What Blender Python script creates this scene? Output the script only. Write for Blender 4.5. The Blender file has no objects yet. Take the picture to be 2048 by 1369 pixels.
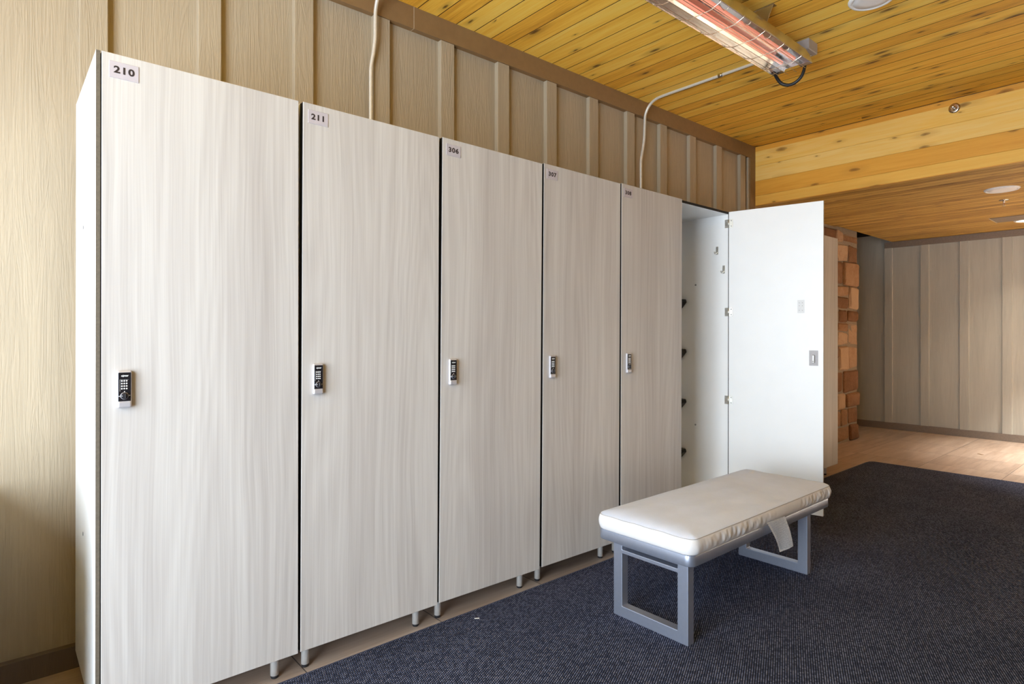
import bpy, bmesh, math, random
from mathutils import Vector, Matrix
random.seed(7)
SC = bpy.context.scene
COL = SC.collection
PI = math.pi
H_CAM = 1.274

# ------------------------------------------------------------------ materials
MATS = {}
def L(c):
    return tuple(((v/255)/12.92 if v/255 <= 0.04045 else ((v/255+0.055)/1.055)**2.4) for v in c) + (1.0,)

class NT:
    """small helper around a node tree"""
    def __init__(s, name, rough=0.5, metal=0.0, spec=0.5):
        m = bpy.data.materials.new(name); m.use_nodes = True
        s.m = m; s.t = m.node_tree; s.n = s.t.nodes; s.l = s.t.links
        s.b = s.n['Principled BSDF']
        s.b.inputs['Roughness'].default_value = rough
        s.b.inputs['Metallic'].default_value = metal
        s.b.inputs['Specular IOR Level'].default_value = spec
        MATS[name] = m
    def new(s, t, **k):
        n = s.n.new(t)
        for a, v in k.items(): setattr(n, a, v)
        return n
    def link(s, a, b): s.l.new(a, b)
    def coord(s, vary=False):
        tc = s.new('ShaderNodeTexCoord')
        if not vary: return tc.outputs['Object']
        oi = s.new('ShaderNodeObjectInfo')
        sc = s.vm('SCALE', oi.outputs['Location'], scale=7.31)
        return s.vm('ADD', tc.outputs['Object'], sc)
    def vm(s, op, a, b=None, scale=None):
        n = s.new('ShaderNodeVectorMath', operation=op)
        s.put(n.inputs[0], a)
        if b is not None: s.put(n.inputs[1], b)
        if scale is not None: n.inputs['Scale'].default_value = scale
        return n.outputs[0]
    def put(s, inp, v):
        if hasattr(v, 'is_output') or isinstance(v, bpy.types.NodeSocket): s.link(v, inp)
        else: inp.default_value = v
    def math(s, op, a, b=None, c=None, clamp=False):
        n = s.new('ShaderNodeMath', operation=op); n.use_clamp = clamp
        s.put(n.inputs[0], a)
        if b is not None: s.put(n.inputs[1], b)
        if c is not None: s.put(n.inputs[2], c)
        return n.outputs[0]
    def scaled(s, v, sc):
        return s.vm('MULTIPLY', v, sc)
    def noise(s, v, scale=1.0, detail=3.0, rough=0.5, dist=0.0):
        n = s.new('ShaderNodeTexNoise')
        s.put(n.inputs['Vector'], v)
        n.inputs['Scale'].default_value = scale; n.inputs['Detail'].default_value = detail
        n.inputs['Roughness'].default_value = rough; n.inputs['Distortion'].default_value = dist
        return n.outputs['Fac']
    def ramp(s, fac, stops, interp='LINEAR'):
        n = s.new('ShaderNodeValToRGB'); r = n.color_ramp; r.interpolation = interp
        while len(r.elements) < len(stops): r.elements.new(0.5)
        for e, (p, c) in zip(r.elements, stops):
            e.position = p; e.color = c if len(c) == 4 else tuple(c)+(1,)
        s.put(n.inputs[0], fac)
        return n.outputs[0]
    def mix(s, fac, a, b, mode='MIX'):
        n = s.new('ShaderNodeMix', data_type='RGBA', blend_type=mode)
        s.put(n.inputs[0], fac); s.put(n.inputs[6], a); s.put(n.inputs[7], b)
        return n.outputs[2]
    def sep(s, v):
        n = s.new('ShaderNodeSeparateXYZ'); s.put(n.inputs[0], v); return n.outputs
    def comb(s, x, y, z):
        n = s.new('ShaderNodeCombineXYZ'); s.put(n.inputs[0], x); s.put(n.inputs[1], y); s.put(n.inputs[2], z); return n.outputs[0]
    def base(s, c): s.put(s.b.inputs['Base Color'], c)
    def bump(s, h, strength=0.3, dist=0.002):
        n = s.new('ShaderNodeBump'); n.inputs['Strength'].default_value = strength
        n.inputs['Distance'].default_value = dist
        s.put(n.inputs['Height'], h); s.link(n.outputs[0], s.b.inputs['Normal'])

def plain(name, rgb, rough=0.5, metal=0.0, spec=0.5, grain=0.06, scale=60.0):
    """one colour with a slight procedural unevenness"""
    k = NT(name, rough, metal, spec)
    f = k.noise(k.coord(), scale, 3)
    c = L(rgb)
    k.base(k.ramp(f, [(0.25, tuple(v*(1-grain) for v in c[:3])), (0.75, tuple(min(1, v*(1+grain)) for v in c[:3]))]))
    return k.m

def siding(name, rgb, bump=0.55):
    k = NT(name, 0.62, 0, 0.35)
    v = k.coord()
    warp = k.noise(k.scaled(v, (5, 5, 1.1)), 1, 3)
    big = k.noise(k.scaled(v, (16, 16, 1.3)), 1, 4, 0.55, 1.2)
    fine = k.noise(k.scaled(v, (170, 170, 5.0)), 1, 3, 0.55, 0.25)
    c = L(rgb)[:3]
    f = k.math('ADD', k.math('MULTIPLY', big, 0.55), k.math('MULTIPLY', fine, 0.45))
    k.base(k.ramp(f, [(0.3, tuple(x*0.90 for x in c)), (0.7, tuple(x*1.07 for x in c))]))
    ridg = k.math('SINE', k.math('MULTIPLY', big, 46.0))
    h = k.math('ADD', k.math('MULTIPLY', ridg, k.math('MULTIPLY', warp, 0.55)), k.math('MULTIPLY', fine, 1.4))
    k.bump(h, bump, 0.0016)
    return k.m

def boards(name, pitch, off, ramp_cols, knot=(78, 40, 14), knot_amt=1.0, kl=2.9, kn=0.40, kx=8.5, rough=0.5, across='X', gray=0.0, grain_amt=0.5, spec=0.35):
    """wooden boards: tone per board, grain along the board, dark knots"""
    k = NT(name, rough, 0, spec)
    v = k.coord(); s = k.sep(v)
    a = s[{'X': 0, 'Y': 1, 'Z': 2}[across]]
    idx = k.math('FLOOR', k.math('DIVIDE', k.math('SUBTRACT', a, off), pitch))
    wn = k.new('ShaderNodeTexWhiteNoise', noise_dimensions='1D'); k.put(wn.inputs['W'], idx)
    tone = wn.outputs['Value']
    sh = k.comb(k.math('MULTIPLY', tone, 37.0), k.math('MULTIPLY', tone, 91.0), k.math('MULTIPLY', tone, 53.0))
    vv = k.vm('ADD', v, sh)
    st = {'X': (26, 1.6, 26), 'Z': (26, 1.6, 26)}[across]
    g1 = k.noise(k.scaled(vv, st), 1, 5, 0.6, 0.8)
    st2 = {'X': (150, 4.5, 150), 'Z': (150, 4.5, 150)}[across]
    g2 = k.noise(k.scaled(vv, st2), 1, 3, 0.6)
    f = k.math('ADD', k.math('MULTIPLY', tone, 1.0-grain_amt), k.math('ADD', k.math('MULTIPLY', g1, grain_amt*0.62), k.math('MULTIPLY', g2, grain_amt*0.38)))
    col = k.ramp(f, ramp_cols)
    # knots
    vo = k.new('ShaderNodeTexVoronoi', feature='F1', voronoi_dimensions='2D')
    wob = k.noise(k.scaled(vv, (30, 12, 30)), 1, 2)
    sv = k.sep(vv)
    kv = k.comb(k.math('ADD', k.math('MULTIPLY', sv[0 if across == 'X' else 2], kx), k.math('MULTIPLY', wob, 0.10)),
                k.math('ADD', k.math('MULTIPLY', sv[1], kl), k.math('MULTIPLY', wob, 0.10)), 0.0)
    k.put(vo.inputs['Vector'], kv); vo.inputs['Scale'].default_value = 1.0
    dd = vo.outputs['Distance']
    pick = k.math('GREATER_THAN', k.sep(vo.outputs['Color'])[0], kn)
    rad = k.math('ADD', k.math('MULTIPLY', k.math('POWER', k.sep(vo.outputs['Color'])[1], 2.0), 0.13), 0.035)
    kf = k.math('SUBTRACT', 1.0, k.math('DIVIDE', dd, rad), clamp=True)
    kf = k.math('MULTIPLY', k.math('MULTIPLY', k.math('POWER', kf, 0.45), pick), 0.95*knot_amt, clamp=True)
    halo = k.math('SUBTRACT', 1.0, k.math('DIVIDE', dd, k.math('MULTIPLY', rad, 3.2)), clamp=True)
    halo = k.math('MULTIPLY', k.math('MULTIPLY', halo, pick), 0.45*knot_amt)
    kc = L(knot)
    col = k.mix(halo, col, tuple(min(1, c*2.6) for c in kc[:3])+(1,))
    col = k.mix(kf, col, kc)
    k.base(col)
    k.bump(g2, 0.12, 0.001)
    return k.m

def laminate(name):
    """pale ash print: fine straight streaks, soft broad bands, a few cathedral arches"""
    k = NT(name, 0.42, 0, 0.4)
    v = k.coord(True)
    w = k.noise(k.scaled(v, (2.6, 2.6, 0.8)), 1, 2)
    v2 = k.vm('ADD', v, k.comb(k.math('MULTIPLY', w, 0.07), 0.0, 0.0))
    n1 = k.noise(k.scaled(v2, (9, 9, 0.30)), 1, 2, 0.5, 0.15)
    n3 = k.noise(k.scaled(v2, (48, 48, 0.7)), 1, 3, 0.6, 0.1)
    n2 = k.noise(k.scaled(v2, (230, 230, 2.4)), 1, 2, 0.6)
    ring = k.math('SINE', k.math('MULTIPLY', k.noise(k.scaled(v2, (3.2, 3.2, 0.26)), 1, 1, 0.4, 0.0), 150.0))
    ring = k.math('MULTIPLY', k.math('ADD', ring, 1.0), 0.5)
    f = k.math('ADD', k.math('ADD', k.math('MULTIPLY', n1, 0.34), k.math('MULTIPLY', n3, 0.30)), k.math('ADD', k.math('MULTIPLY', n2, 0.30), k.math('MULTIPLY', ring, 0.05)))
    k.base(k.ramp(f, [(0.30, L((178, 171, 166))), (0.45, L((195, 189, 184))), (0.56, L((206, 201, 196))), (0.72, L((218, 214, 209)))]))
    k.bump(n2, 0.05, 0.0005)
    return k.m

def tile_floor(name):
    k = NT(name, 0.38, 0, 0.45)
    v = k.coord(); s = k.sep(v)
    px, py = 0.6065, 0.6335
    fx = k.math('DIVIDE', k.math('SUBTRACT', s[0], 0.8895), px)
    fy = k.math('DIVIDE', k.math('SUBTRACT', s[1], 1.8075), py)
    ix = k.math('FLOOR', fx); iy = k.math('FLOOR', fy)
    ex = k.math('MULTIPLY', k.math('SUBTRACT', 0.5, k.math('ABSOLUTE', k.math('SUBTRACT', k.math('FRACT', fx), 0.5))), px)
    ey = k.math('MULTIPLY', k.math('SUBTRACT', 0.5, k.math('ABSOLUTE', k.math('SUBTRACT', k.math('FRACT', fy), 0.5))), py)
    e = k.math('MINIMUM', ex, ey)
    grout = k.math('LESS_THAN', e, 0.0022)
    wn = k.new('ShaderNodeTexWhiteNoise', noise_dimensions='2D')
    k.put(wn.inputs['Vector'], k.comb(ix, iy, 0.0))
    t = wn.outputs['Value']
    vv = k.vm('ADD', v, k.comb(k.math('MULTIPLY', t, 9.0), k.math('MULTIPLY', t, 5.0), 0.0))
    n1 = k.noise(k.scaled(vv, (1.3, 14, 1)), 1, 5, 0.6, 0.6)
    n2 = k.noise(k.scaled(vv, (5, 120, 1)), 1, 3, 0.6)
    f = k.math('ADD', k.math('MULTIPLY', n1, 0.62), k.math('ADD', k.math('MULTIPLY', n2, 0.25), k.math('MULTIPLY', t, 0.13)))
    c = k.ramp(f, [(0.28, L((148, 126, 110))), (0.5, L((182, 160, 142))), (0.74, L((206, 187, 170)))])
    k.base(k.mix(grout, c, L((92, 82, 74))))
    k.bump(k.math('SUBTRACT', 1.0, grout), 0.3, 0.002)
    return k.m

def mat_weave(name):
    """ribbed waffle mat: dashed charcoal ribs with paler yarn dots"""
    k = NT(name, 0.95, 0, 0.1)
    v = k.coord(); s = k.sep(v)
    a = math.radians(24.6)
    u = k.math('ADD', k.math('MULTIPLY', s[0], math.cos(a)), k.math('MULTIPLY', s[1], math.sin(a)))
    w = k.math('ADD', k.math('MULTIPLY', s[0], -math.sin(a)), k.math('MULTIPLY', s[1], math.cos(a)))
    p = 0.0082
    row = k.math('FLOOR', k.math('DIVIDE', w, p))
    rib = k.math('ABSOLUTE', k.math('SINE', k.math('MULTIPLY', w, PI/p)))
    us = k.math('ADD', u, k.math('MULTIPLY', row, 0.0036))
    dash = k.math('ADD', k.math('MULTIPLY', k.math('SINE', k.math('MULTIPLY', us, 2*PI/0.0105)), 0.5), 0.5)
    cell = k.math('FLOOR', k.math('DIVIDE', us, 0.0105))
    wn = k.new('ShaderNodeTexWhiteNoise', noise_dimensions='2D'); k.put(wn.inputs['Vector'], k.comb(row, cell, 0.0))
    h = k.math('MULTIPLY', k.math('POWER', rib, 1.3), k.math('ADD', k.math('MULTIPLY', dash, 0.55), 0.45))
    f = k.math('MULTIPLY', h, k.math('ADD', k.math('MULTIPLY', wn.outputs['Value'], 0.6), 0.5))
    blot = k.noise(k.scaled(v, (2.5, 2.5, 2.5)), 1, 4)
    f = k.math('MULTIPLY', f, k.math('ADD', k.math('MULTIPLY', blot, 0.5), 0.75))
    k.base(k.ramp(f, [(0.05, L((18, 20, 31))), (0.45, L((74, 80, 104))), (0.95, L((146, 151, 176)))]))
    k.bump(h, 0.9, 0.004)
    return k.m

def fabric(name, rgb):
    k = NT(name, 0.9, 0, 0.2)
    v = k.coord()
    n = k.noise(v, 420, 2); n2 = k.noise(v, 14, 3)
    c = L(rgb)[:3]
    k.base(k.ramp(k.math('ADD', k.math('MULTIPLY', n, 0.6), k.math('MULTIPLY', n2, 0.4)), [(0.3, tuple(x*0.94 for x in c)), (0.7, tuple(min(1, x*1.04) for x in c))]))
    k.bump(n, 0.15, 0.0006)
    return k.m

def stone_mat(name):
    k = NT(name, 0.88, 0, 0.2)
    v = k.coord()
    at = k.new('ShaderNodeAttribute', attribute_name='stone_tone')
    t = at.outputs['Fac']
    n = k.noise(v, 9, 6, 0.65, 0.6); n2 = k.noise(v, 55, 4, 0.6)
    f = k.math('ADD', k.math('MULTIPLY', t, 0.58), k.math('ADD', k.math('MULTIPLY', n, 0.34), k.math('MULTIPLY', n2, 0.20)))
    k.base(k.ramp(f, [(0.12, L((90, 63, 44))), (0.36, L((130, 91, 62))), (0.58, L((162, 121, 86))), (0.80, L((190, 156, 122)))]))
    k.bump(k.math('ADD', n, k.math('MULTIPLY', n2, 0.5)), 0.8, 0.012)
    return k.m

def metal(name, rgb, rough=0.3, stretch=(1, 1, 1)):
    k = NT(name, rough, 1.0)
    n = k.noise(k.scaled(k.coord(), stretch), 30, 3)
    c = L(rgb)[:3]
    k.base(k.ramp(n, [(0.3, tuple(x*0.88 for x in c)), (0.7, tuple(min(1, x*1.05) for x in c))]))
    return k.m

def glow(name, rgb, strength, base=(255, 255, 255)):
    k = NT(name, 0.4)
    k.base(L(base)); k.b.inputs['Emission Color'].default_value = L(rgb)
    k.b.inputs['Emission Strength'].default_value = strength
    return k.m

def tag_print(name):
    k = NT(name, 0.7)
    v = k.coord(); s = k.sep(v)
    n = k.noise(k.scaled(v, (260, 1, 900)), 1, 2)
    lines = k.math('GREATER_THAN', k.math('SINE', k.math('MULTIPLY', s[2], 2*PI/0.0052)), 0.15)
    words = k.math('GREATER_THAN', n, 0.46)
    k.base(k.mix(k.math('MULTIPLY', k.math('MULTIPLY', lines, words), 0.55), L((236, 233, 232)), L((96, 96, 112))))
    return k.m

M = {}
M['siding'] = siding('siding_tan', (176, 161, 138))
M['front'] = siding('siding_umber', (138, 130, 120))
M['siding_far'] = siding('siding_far', (186, 183, 171), 0.4)
M['trim'] = plain('trim_brown', (140, 110, 74), 0.55, grain=0.08, scale=25)
M['far_trim'] = plain('far_trim_taupe', (132, 118, 104), 0.55, grain=0.1, scale=60)
M['caulk'] = plain('caulk', (205, 190, 165), 0.7)
M['baseboard'] = siding('baseboard_brown', (108, 94, 84), 0.3)
M['ceil'] = boards('ceiling_boards', 0.1285, 1.748, [(0.26, L((208, 142, 44))), (0.44, L((244, 186, 66))), (0.56, L((254, 208, 88))), (0.74, L((255, 224, 120)))], grain_amt=0.78)
M['soffit'] = boards('soffit_boards', 0.092, 5.50, [(0.32, L((116, 80, 32))), (0.45, L((176, 134, 60))), (0.56, L((204, 162, 82))), (0.70, L((222, 186, 110)))], grain_amt=0.85, kl=2.2, kn=0.2, kx=11.0)
M['beam'] = boards('beam_pine', 0.1395, 2.440, [(0.22, L((230, 158, 54))), (0.42, L((245, 181, 72))), (0.6, L((252, 199, 94))), (0.80, L((254, 219, 138)))], across='Z', knot=(120, 76, 26), knot_amt=0.8, grain_amt=0.55)
M['floor'] = tile_floor('wood_look_tile')
M['mat'] = mat_weave('mat_ribbed')
M['mat_edge'] = plain('mat_rubber_edge', (84, 89, 112), 0.7, grain=0.12)
M['lam'] = laminate('ash_laminate')
M['white'] = plain('white_melamine', (244, 243, 241), 0.35, grain=0.012, scale=8)
M['edge'] = plain('dark_edge_band', (104, 94, 80), 0.75, grain=0.16, scale=160)
M['edge_dark'] = plain('black_edge_band', (26, 21, 18), 0.7, grain=0.15)
M['alu'] = plain('brushed_foot', (222, 218, 212), 0.38, 0.25)
M['rubber'] = plain('black_rubber', (34, 33, 36), 0.6)
M['plate'] = plain('brushed_plate', (192, 184, 189), 0.4, grain=0.05, scale=30)
M['ink'] = plain('number_ink', (52, 44, 46), 0.5)
M['lock_silver'] = plain('lock_housing', (206, 202, 206), 0.36, 0.4)
M['lock_black'] = plain('lock_face', (28, 26, 30), 0.3)
M['lock_dial'] = plain('lock_dial', (44, 42, 46), 0.3)
M['print'] = plain('white_print', (240, 240, 240), 0.5)
M['bench'] = plain('grey_powder_coat', (176, 182, 198), 0.40, 0.8, spec=0.6, grain=0.03, scale=90)
M['cushion'] = fabric('off_white_fabric', (219, 226, 242))
M['boxing'] = fabric('off_white_boxing', (226, 222, 220))
M['welt'] = fabric('welt_cord', (176, 172, 170))
M['tag'] = tag_print('care_label_print')
M['conduit'] = plain('galvanised_conduit', (226, 220, 210), 0.34, 0.3)
M['mirror'] = metal('polished_reflector', (196, 188, 182), 0.16, (1, 60, 60))
M['steel'] = metal('stainless_housing', (206, 202, 198), 0.25, (1, 40, 40))
M['wire'] = metal('guard_wire', (238, 224, 204), 0.3)
M['quartz'] = plain('salmon_quartz', (236, 146, 122), 0.18, grain=0.12)
_q = M['quartz'].node_tree.nodes['Principled BSDF']; _q.inputs['Emission Color'].default_value = L((255, 160, 130)); _q.inputs['Emission Strength'].default_value = 0.4
M['ceramic'] = plain('white_ceramic', (236, 226, 220), 0.4)
M['boxgrey'] = plain('grey_box_paint', (178, 172, 172), 0.45)
M['cable'] = plain('black_cable', (26, 24, 24), 0.5)
M['disc'] = plain('white_grille', (246, 244, 242), 0.55, grain=0.05, scale=400)
M['discrim'] = plain('white_grille_rim', (250, 249, 247), 0.4)
M['chrome'] = metal('chrome', (225, 215, 205), 0.15)
M['glass_red'] = plain('red_bulb', (170, 60, 40), 0.2)
M['lamp'] = glow('lamp_lens', (255, 236, 200), 14.0)
M['stone'] = stone_mat('rubble_stone')
M['mortar'] = plain('mortar', (142, 124, 102), 0.95, grain=0.15, scale=80)
M['under'] = plain('underlay_and_joint_shade', (70, 42, 18), 0.9)  # underlay colour, also joint shade painted on the board sides
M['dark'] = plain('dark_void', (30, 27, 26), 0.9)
M['paper'] = plain('paper_white', (235, 233, 230), 0.8)
M['hinge'] = metal('hinge_nickel', (226, 222, 212), 0.35)
M['blackplastic'] = plain('black_plastic', (22, 19, 17), 0.35)
M['ghost'] = plain('pale_sticker', (228, 227, 226), 0.5, grain=0.02)
M['dot'] = plain('grey_dot', (158, 156, 156), 0.6)

# ------------------------------------------------------------------ mesh builder
class MB:
    def __init__(s): s.bm = bmesh.new(); s.mats = []
    def mi(s, m):
        if m not in s.mats: s.mats.append(m)
        return s.mats.index(m)
    def box(s, x0, x1, y0, y1, z0, z1, m, bev=0.0, seg=2, face_mats=None, mat=None):
        b = bmesh.new()
        bmesh.ops.create_cube(b, size=1)
        for v in b.verts:
            v.co = Vector(((x0+x1)/2+v.co.x*(x1-x0), (y0+y1)/2+v.co.y*(y1-y0), (z0+z1)/2+v.co.z*(z1-z0)))
        i0 = s.mi(m)
        for f in b.faces: f.material_index = i0
        if face_mats:
            b.normal_update()
            for f in b.faces:
                n = f.normal
                key = ('-' if n[max(range(3), key=lambda q: abs(n[q]))] < 0 else '+') + 'xyz'[max(range(3), key=lambda q: abs(n[q]))]
                if key in face_mats: f.material_index = s.mi(face_mats[key])
        if bev > 0:
            bmesh.ops.bevel(b, geom=b.edges[:], offset=bev, segments=seg, profile=0.5, affect='EDGES', clamp_overlap=True)
        if mat is not None: bmesh.ops.transform(b, matrix=mat, verts=b.verts)
        s.merge(b)
        return s
    def merge(s, b, smooth=False):
        me = bpy.data.meshes.new('t'); 
        if smooth:
            for f in b.faces: f.smooth = True
        b.to_mesh(me); b.free()
        s.bm.from_mesh(me); bpy.data.meshes.remove(me)
    def cyl(s, p0, p1, r, m, seg=24, r1=None, caps=True):
        p0 = Vector(p0); p1 = Vector(p1); d = p1-p0
        b = bmesh.new()
        bmesh.ops.create_cone(b, cap_ends=caps, segments=seg, radius1=r, radius2=r if r1 is None else r1, depth=d.length)
        q = Vector((0, 0, 1)).rotation_difference(d.normalized())
        bmesh.ops.transform(b, matrix=Matrix.Translation((p0+p1)/2) @ q.to_matrix().to_4x4(), verts=b.verts)
        i = s.mi(m)
        for f in b.faces:
            f.material_index = i; f.smooth = len(f.verts) == 4
        s.merge(b); return s
    def lathe(s, prof, m, seg=32, mat=None):
        b = bmesh.new(); rings = []
        for r, z in prof:
            if r < 1e-6: rings.append([b.verts.new((0, 0, z))])
            else: rings.append([b.verts.new((r*math.cos(2*PI*k/seg), r*math.sin(2*PI*k/seg), z)) for k in range(seg)])
        for A, B in zip(rings[:-1], rings[1:]):
            for k in range(seg):
                k2 = (k+1) % seg
                if len(A) == 1 and len(B) == 1: continue
                if len(A) == 1: b.faces.new((A[0], B[k], B[k2]))
                elif len(B) == 1: b.faces.new((A[k], B[0], A[k2]))
                else: b.faces.new((A[k], B[k], B[k2], A[k2]))
        bmesh.ops.recalc_face_normals(b, faces=b.faces)
        i = s.mi(m)
        for f in b.faces: f.material_index = i; f.smooth = True
        if mat is not None: bmesh.ops.transform(b, matrix=mat, verts=b.verts)
        s.merge(b); return s
    def tube(s, pts, r, m, seg=12, sub=6, closed=False):
        P = smooth_path([Vector(p) for p in pts], sub) if sub > 1 else [Vector(p) for p in pts]
        b = bmesh.new(); rings = []; prev = None
        for i, p in enumerate(P):
            t = (P[min(i+1, len(P)-1)]-P[max(i-1, 0)]).normalized()
            if prev is None:
                up = Vector((0, 0, 1)) if abs(t.z) < 0.9 else Vector((1, 0, 0))
                n = (up-t*up.dot(t)).normalized()
            else: n = (prev-t*prev.dot(t)).normalized()
            prev = n; bn = t.cross(n)
            rings.append([b.verts.new(p+(n*math.cos(2*PI*k/seg)+bn*math.sin(2*PI*k/seg))*r) for k in range(seg)])
        for A, B in zip(rings[:-1], rings[1:]):
            for k in range(seg): b.faces.new((A[k], A[(k+1) % seg], B[(k+1) % seg], B[k]))
        b.faces.new(rings[0]); b.faces.new(rings[-1])
        bmesh.ops.recalc_face_normals(b, faces=b.faces)
        i = s.mi(m)
        for f in b.faces: f.material_index = i; f.smooth = len(f.verts) == 4
        s.merge(b); return s
    def prism(s, poly, axis, a0, a1, m, bev=0.0):
        """extrude a 2-D polygon along an axis: poly are (u,v) in the other two axes in xyz order"""
        b = bmesh.new()
        def P(u, v, a): return {'x': (a, u, v), 'y': (u, a, v), 'z': (u, v, a)}[axis]
        A = [b.verts.new(P(u, v, a0)) for u, v in poly]; B = [b.verts.new(P(u, v, a1)) for u, v in poly]
        b.faces.new(A); b.faces.new(B)
        n = len(poly)
        for k in range(n): b.faces.new((A[k], A[(k+1) % n], B[(k+1) % n], B[k]))
        bmesh.ops.recalc_face_normals(b, faces=b.faces)
        if bev: bmesh.ops.bevel(b, geom=b.edges[:], offset=bev, segments=2, profile=0.5, affect='EDGES', clamp_overlap=True)
        i = s.mi(m)
        for f in b.faces: f.material_index = i
        s.merge(b); return s
    def text(s, body, size, m, mat, extrude=0.0003, bold=0.0, space=1.0, sx=1.0):
        cu = bpy.data.curves.new('t', 'FONT'); cu.body = body; cu.size = size; cu.align_x = 'CENTER'; cu.align_y = 'CENTER'
        cu.extrude = extrude; cu.offset = bold; cu.space_character = space; cu.resolution_u = 4
        o = bpy.data.objects.new('t', cu); COL.objects.link(o)
        dg = bpy.context.evaluated_depsgraph_get(); dg.update()
        me = bpy.data.meshes.new_from_object(o.evaluated_get(dg))
        b = bmesh.new(); b.from_mesh(me)
        bmesh.ops.transform(b, matrix=mat @ Matrix.Diagonal((sx, 1, 1, 1)), verts=b.verts)
        i = s.mi(m)
        for f in b.faces: f.material_index = i
        s.merge(b)
        bpy.data.objects.remove(o); bpy.data.curves.remove(cu); bpy.data.meshes.remove(me)
        return s
    def build(s, name, parent=None, loc=None):
        me = bpy.data.meshes.new(name)
        bmesh.ops.remove_doubles(s.bm, verts=s.bm.verts, dist=1e-6) if False else None
        s.bm.to_mesh(me); s.bm.free()
        for m in s.mats: me.materials.append(m)
        o = bpy.data.objects.new(name, me); COL.objects.link(o)
        if parent is not None: o.parent = parent
        if loc is not None: o.location = loc
        return o

def smooth_path(P, sub):
    out = []
    n = len(P)
    for i in range(n-1):
        p0 = P[max(i-1, 0)]; p1 = P[i]; p2 = P[i+1]; p3 = P[min(i+2, n-1)]
        for k in range(sub):
            t = k/sub
            out.append(0.5*((2*p1)+(-p0+p2)*t+(2*p0-5*p1+4*p2-p3)*t*t+(-p0+3*p1-3*p2+p3)*t**3))
    out.append(P[-1]); return out

def tag(o, label, cat, group=None, kind=None):
    o['label'] = label; o['category'] = cat
    if group: o['group'] = group
    if kind: o['kind'] = kind
    return o
def thing(name, label, cat, loc=(0, 0, 0), group=None):
    o = bpy.data.objects.new(name, None); COL.objects.link(o); o.location = loc; o.empty_display_size = 0.1
    return tag(o, label, cat, group)
def struct(o, label, cat):
    return tag(o, label, cat, None, 'structure')

# ------------------------------------------------------------------ room shell
XL, XR = -1.7, 9.05          # window wall, far wall
YW = 2.845                   # sheet of the board-and-batten wall
YF = -4.6                    # wall behind the camera
ZC, ZS = 3.045, 2.49         # main ceiling, lower soffit
XB = 5.48                    # beam face

f = MB().box(XL-0.2, XR+0.2, YF-0.2, 4.6, -0.06, 0.0, M['floor']).build('floor')
struct(f, 'pale brown wood-look tile floor around and beyond the dark mat', 'floor')

w = MB()
w.box(XL-0.2, XB, YW, YW+0.12, 0, ZC+0.1, M['siding'])
w.box(XB, 7.25, YW, YW+0.12, 0, 3.25, M['siding'])
k = -7
while True:
    x0 = 0.2475+0.4135*k
    if x0 > 5.3: break
    if x0 > XL: w.box(x0, x0+0.092, YW-0.03, YW+0.01, 0.085, 2.925, M['siding'], 0.002, 1)
    k += 1
w.box(5.352, 5.372, YW-0.03, YW+0.01, 0.085, 2.925, M['siding'], 0.002, 1)
w = w.build('wall_back'); struct(w, 'tan board-and-batten wall behind the row of lockers', 'wall')

t = MB()
t.box(XL, 1.7225, YW-0.035, YW+0.01, 2.925, ZC, M['trim'], 0.001, 1)
t.box(1.7225, 1.7245, YW-0.0355, YW+0.01, 2.925, ZC, M['caulk'])
t.box(1.7245, XB-0.003, YW-0.035, YW+0.01, 2.925, ZC, M['trim'], 0.001, 1)
t.box(5.376, XB-0.003, YW-0.035, YW+0.01, 0.0, 2.925, M['trim'], 0.001, 1)
struct(t.build('trim_1'), 'brown trim board along the top of the tan wall and down its far corner', 'trim')
struct(MB().box(XL, 5.376, YW-0.03, YW+0.01, 0, 0.085, M['baseboard'], 0.001, 1).build('baseboard_back'), 'dark brown baseboard at the foot of the tan wall', 'baseboard')

c = MB(); p = 0.1285; x = 1.748-p*35
while x < XB:
    a, b = max(x+0.0026, XL-0.1), min(x+p-0.0026, XB)
    if b > a+0.01: c.box(a, b, YF-0.1, YW+0.1, ZC, ZC+0.014, M['ceil'], face_mats={'-x': M['under'], '+x': M['under']})  # shadow of the joints is put into the dark brown board sides
    x += p
c.box(XL-0.2, XB+0.1, YF-0.2, YW+0.2, ZC+0.012, ZC+0.05, M['under'])
struct(c.build('ceiling'), 'knotty honey-coloured board ceiling over the lockers', 'ceiling')

c = MB(); p = 0.092; x = XB+0.02
while x < XR:
    c.box(x+0.0018, min(x+p-0.0018, XR), YF-0.1, 2.745, ZS, ZS+0.014, M['soffit'], face_mats={'-x': M['under'], '+x': M['under']})  # board sides coloured dark here too, as painted joint shadow
    x += p
c.box(XB+0.02, 7.25, 2.745, YW+0.01, ZS, ZS+0.05, M['soffit'])
c.box(XB+0.02, XR+0.1, YF-0.1, 2.745, ZS+0.010, ZS+0.05, M['under'])
c.box(XB+0.06, XR+0.2, YF-0.2, 4.7, 3.2, 3.25, M['dark'])
struct(c.build('ceiling_lower'), 'darker lower board ceiling beyond the pine beam', 'ceiling')

b = MB()
for z0, z1 in ((ZS-0.002, 2.578), (2.579, 2.718), (2.719, 2.858), (2.859, ZC-0.001)):
    b.box(XB, XB+0.022, YF-0.1, YW-0.001, z0, z1, M['beam'], 0.0015, 1)
b.box(XB+0.012, XB+0.10, YF-0.1, YW-0.001, ZS+0.055, ZC, M['beam'])
struct(b.build('beam'), 'pale yellow pine boards facing the step down to the lower ceiling', 'beam')

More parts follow.
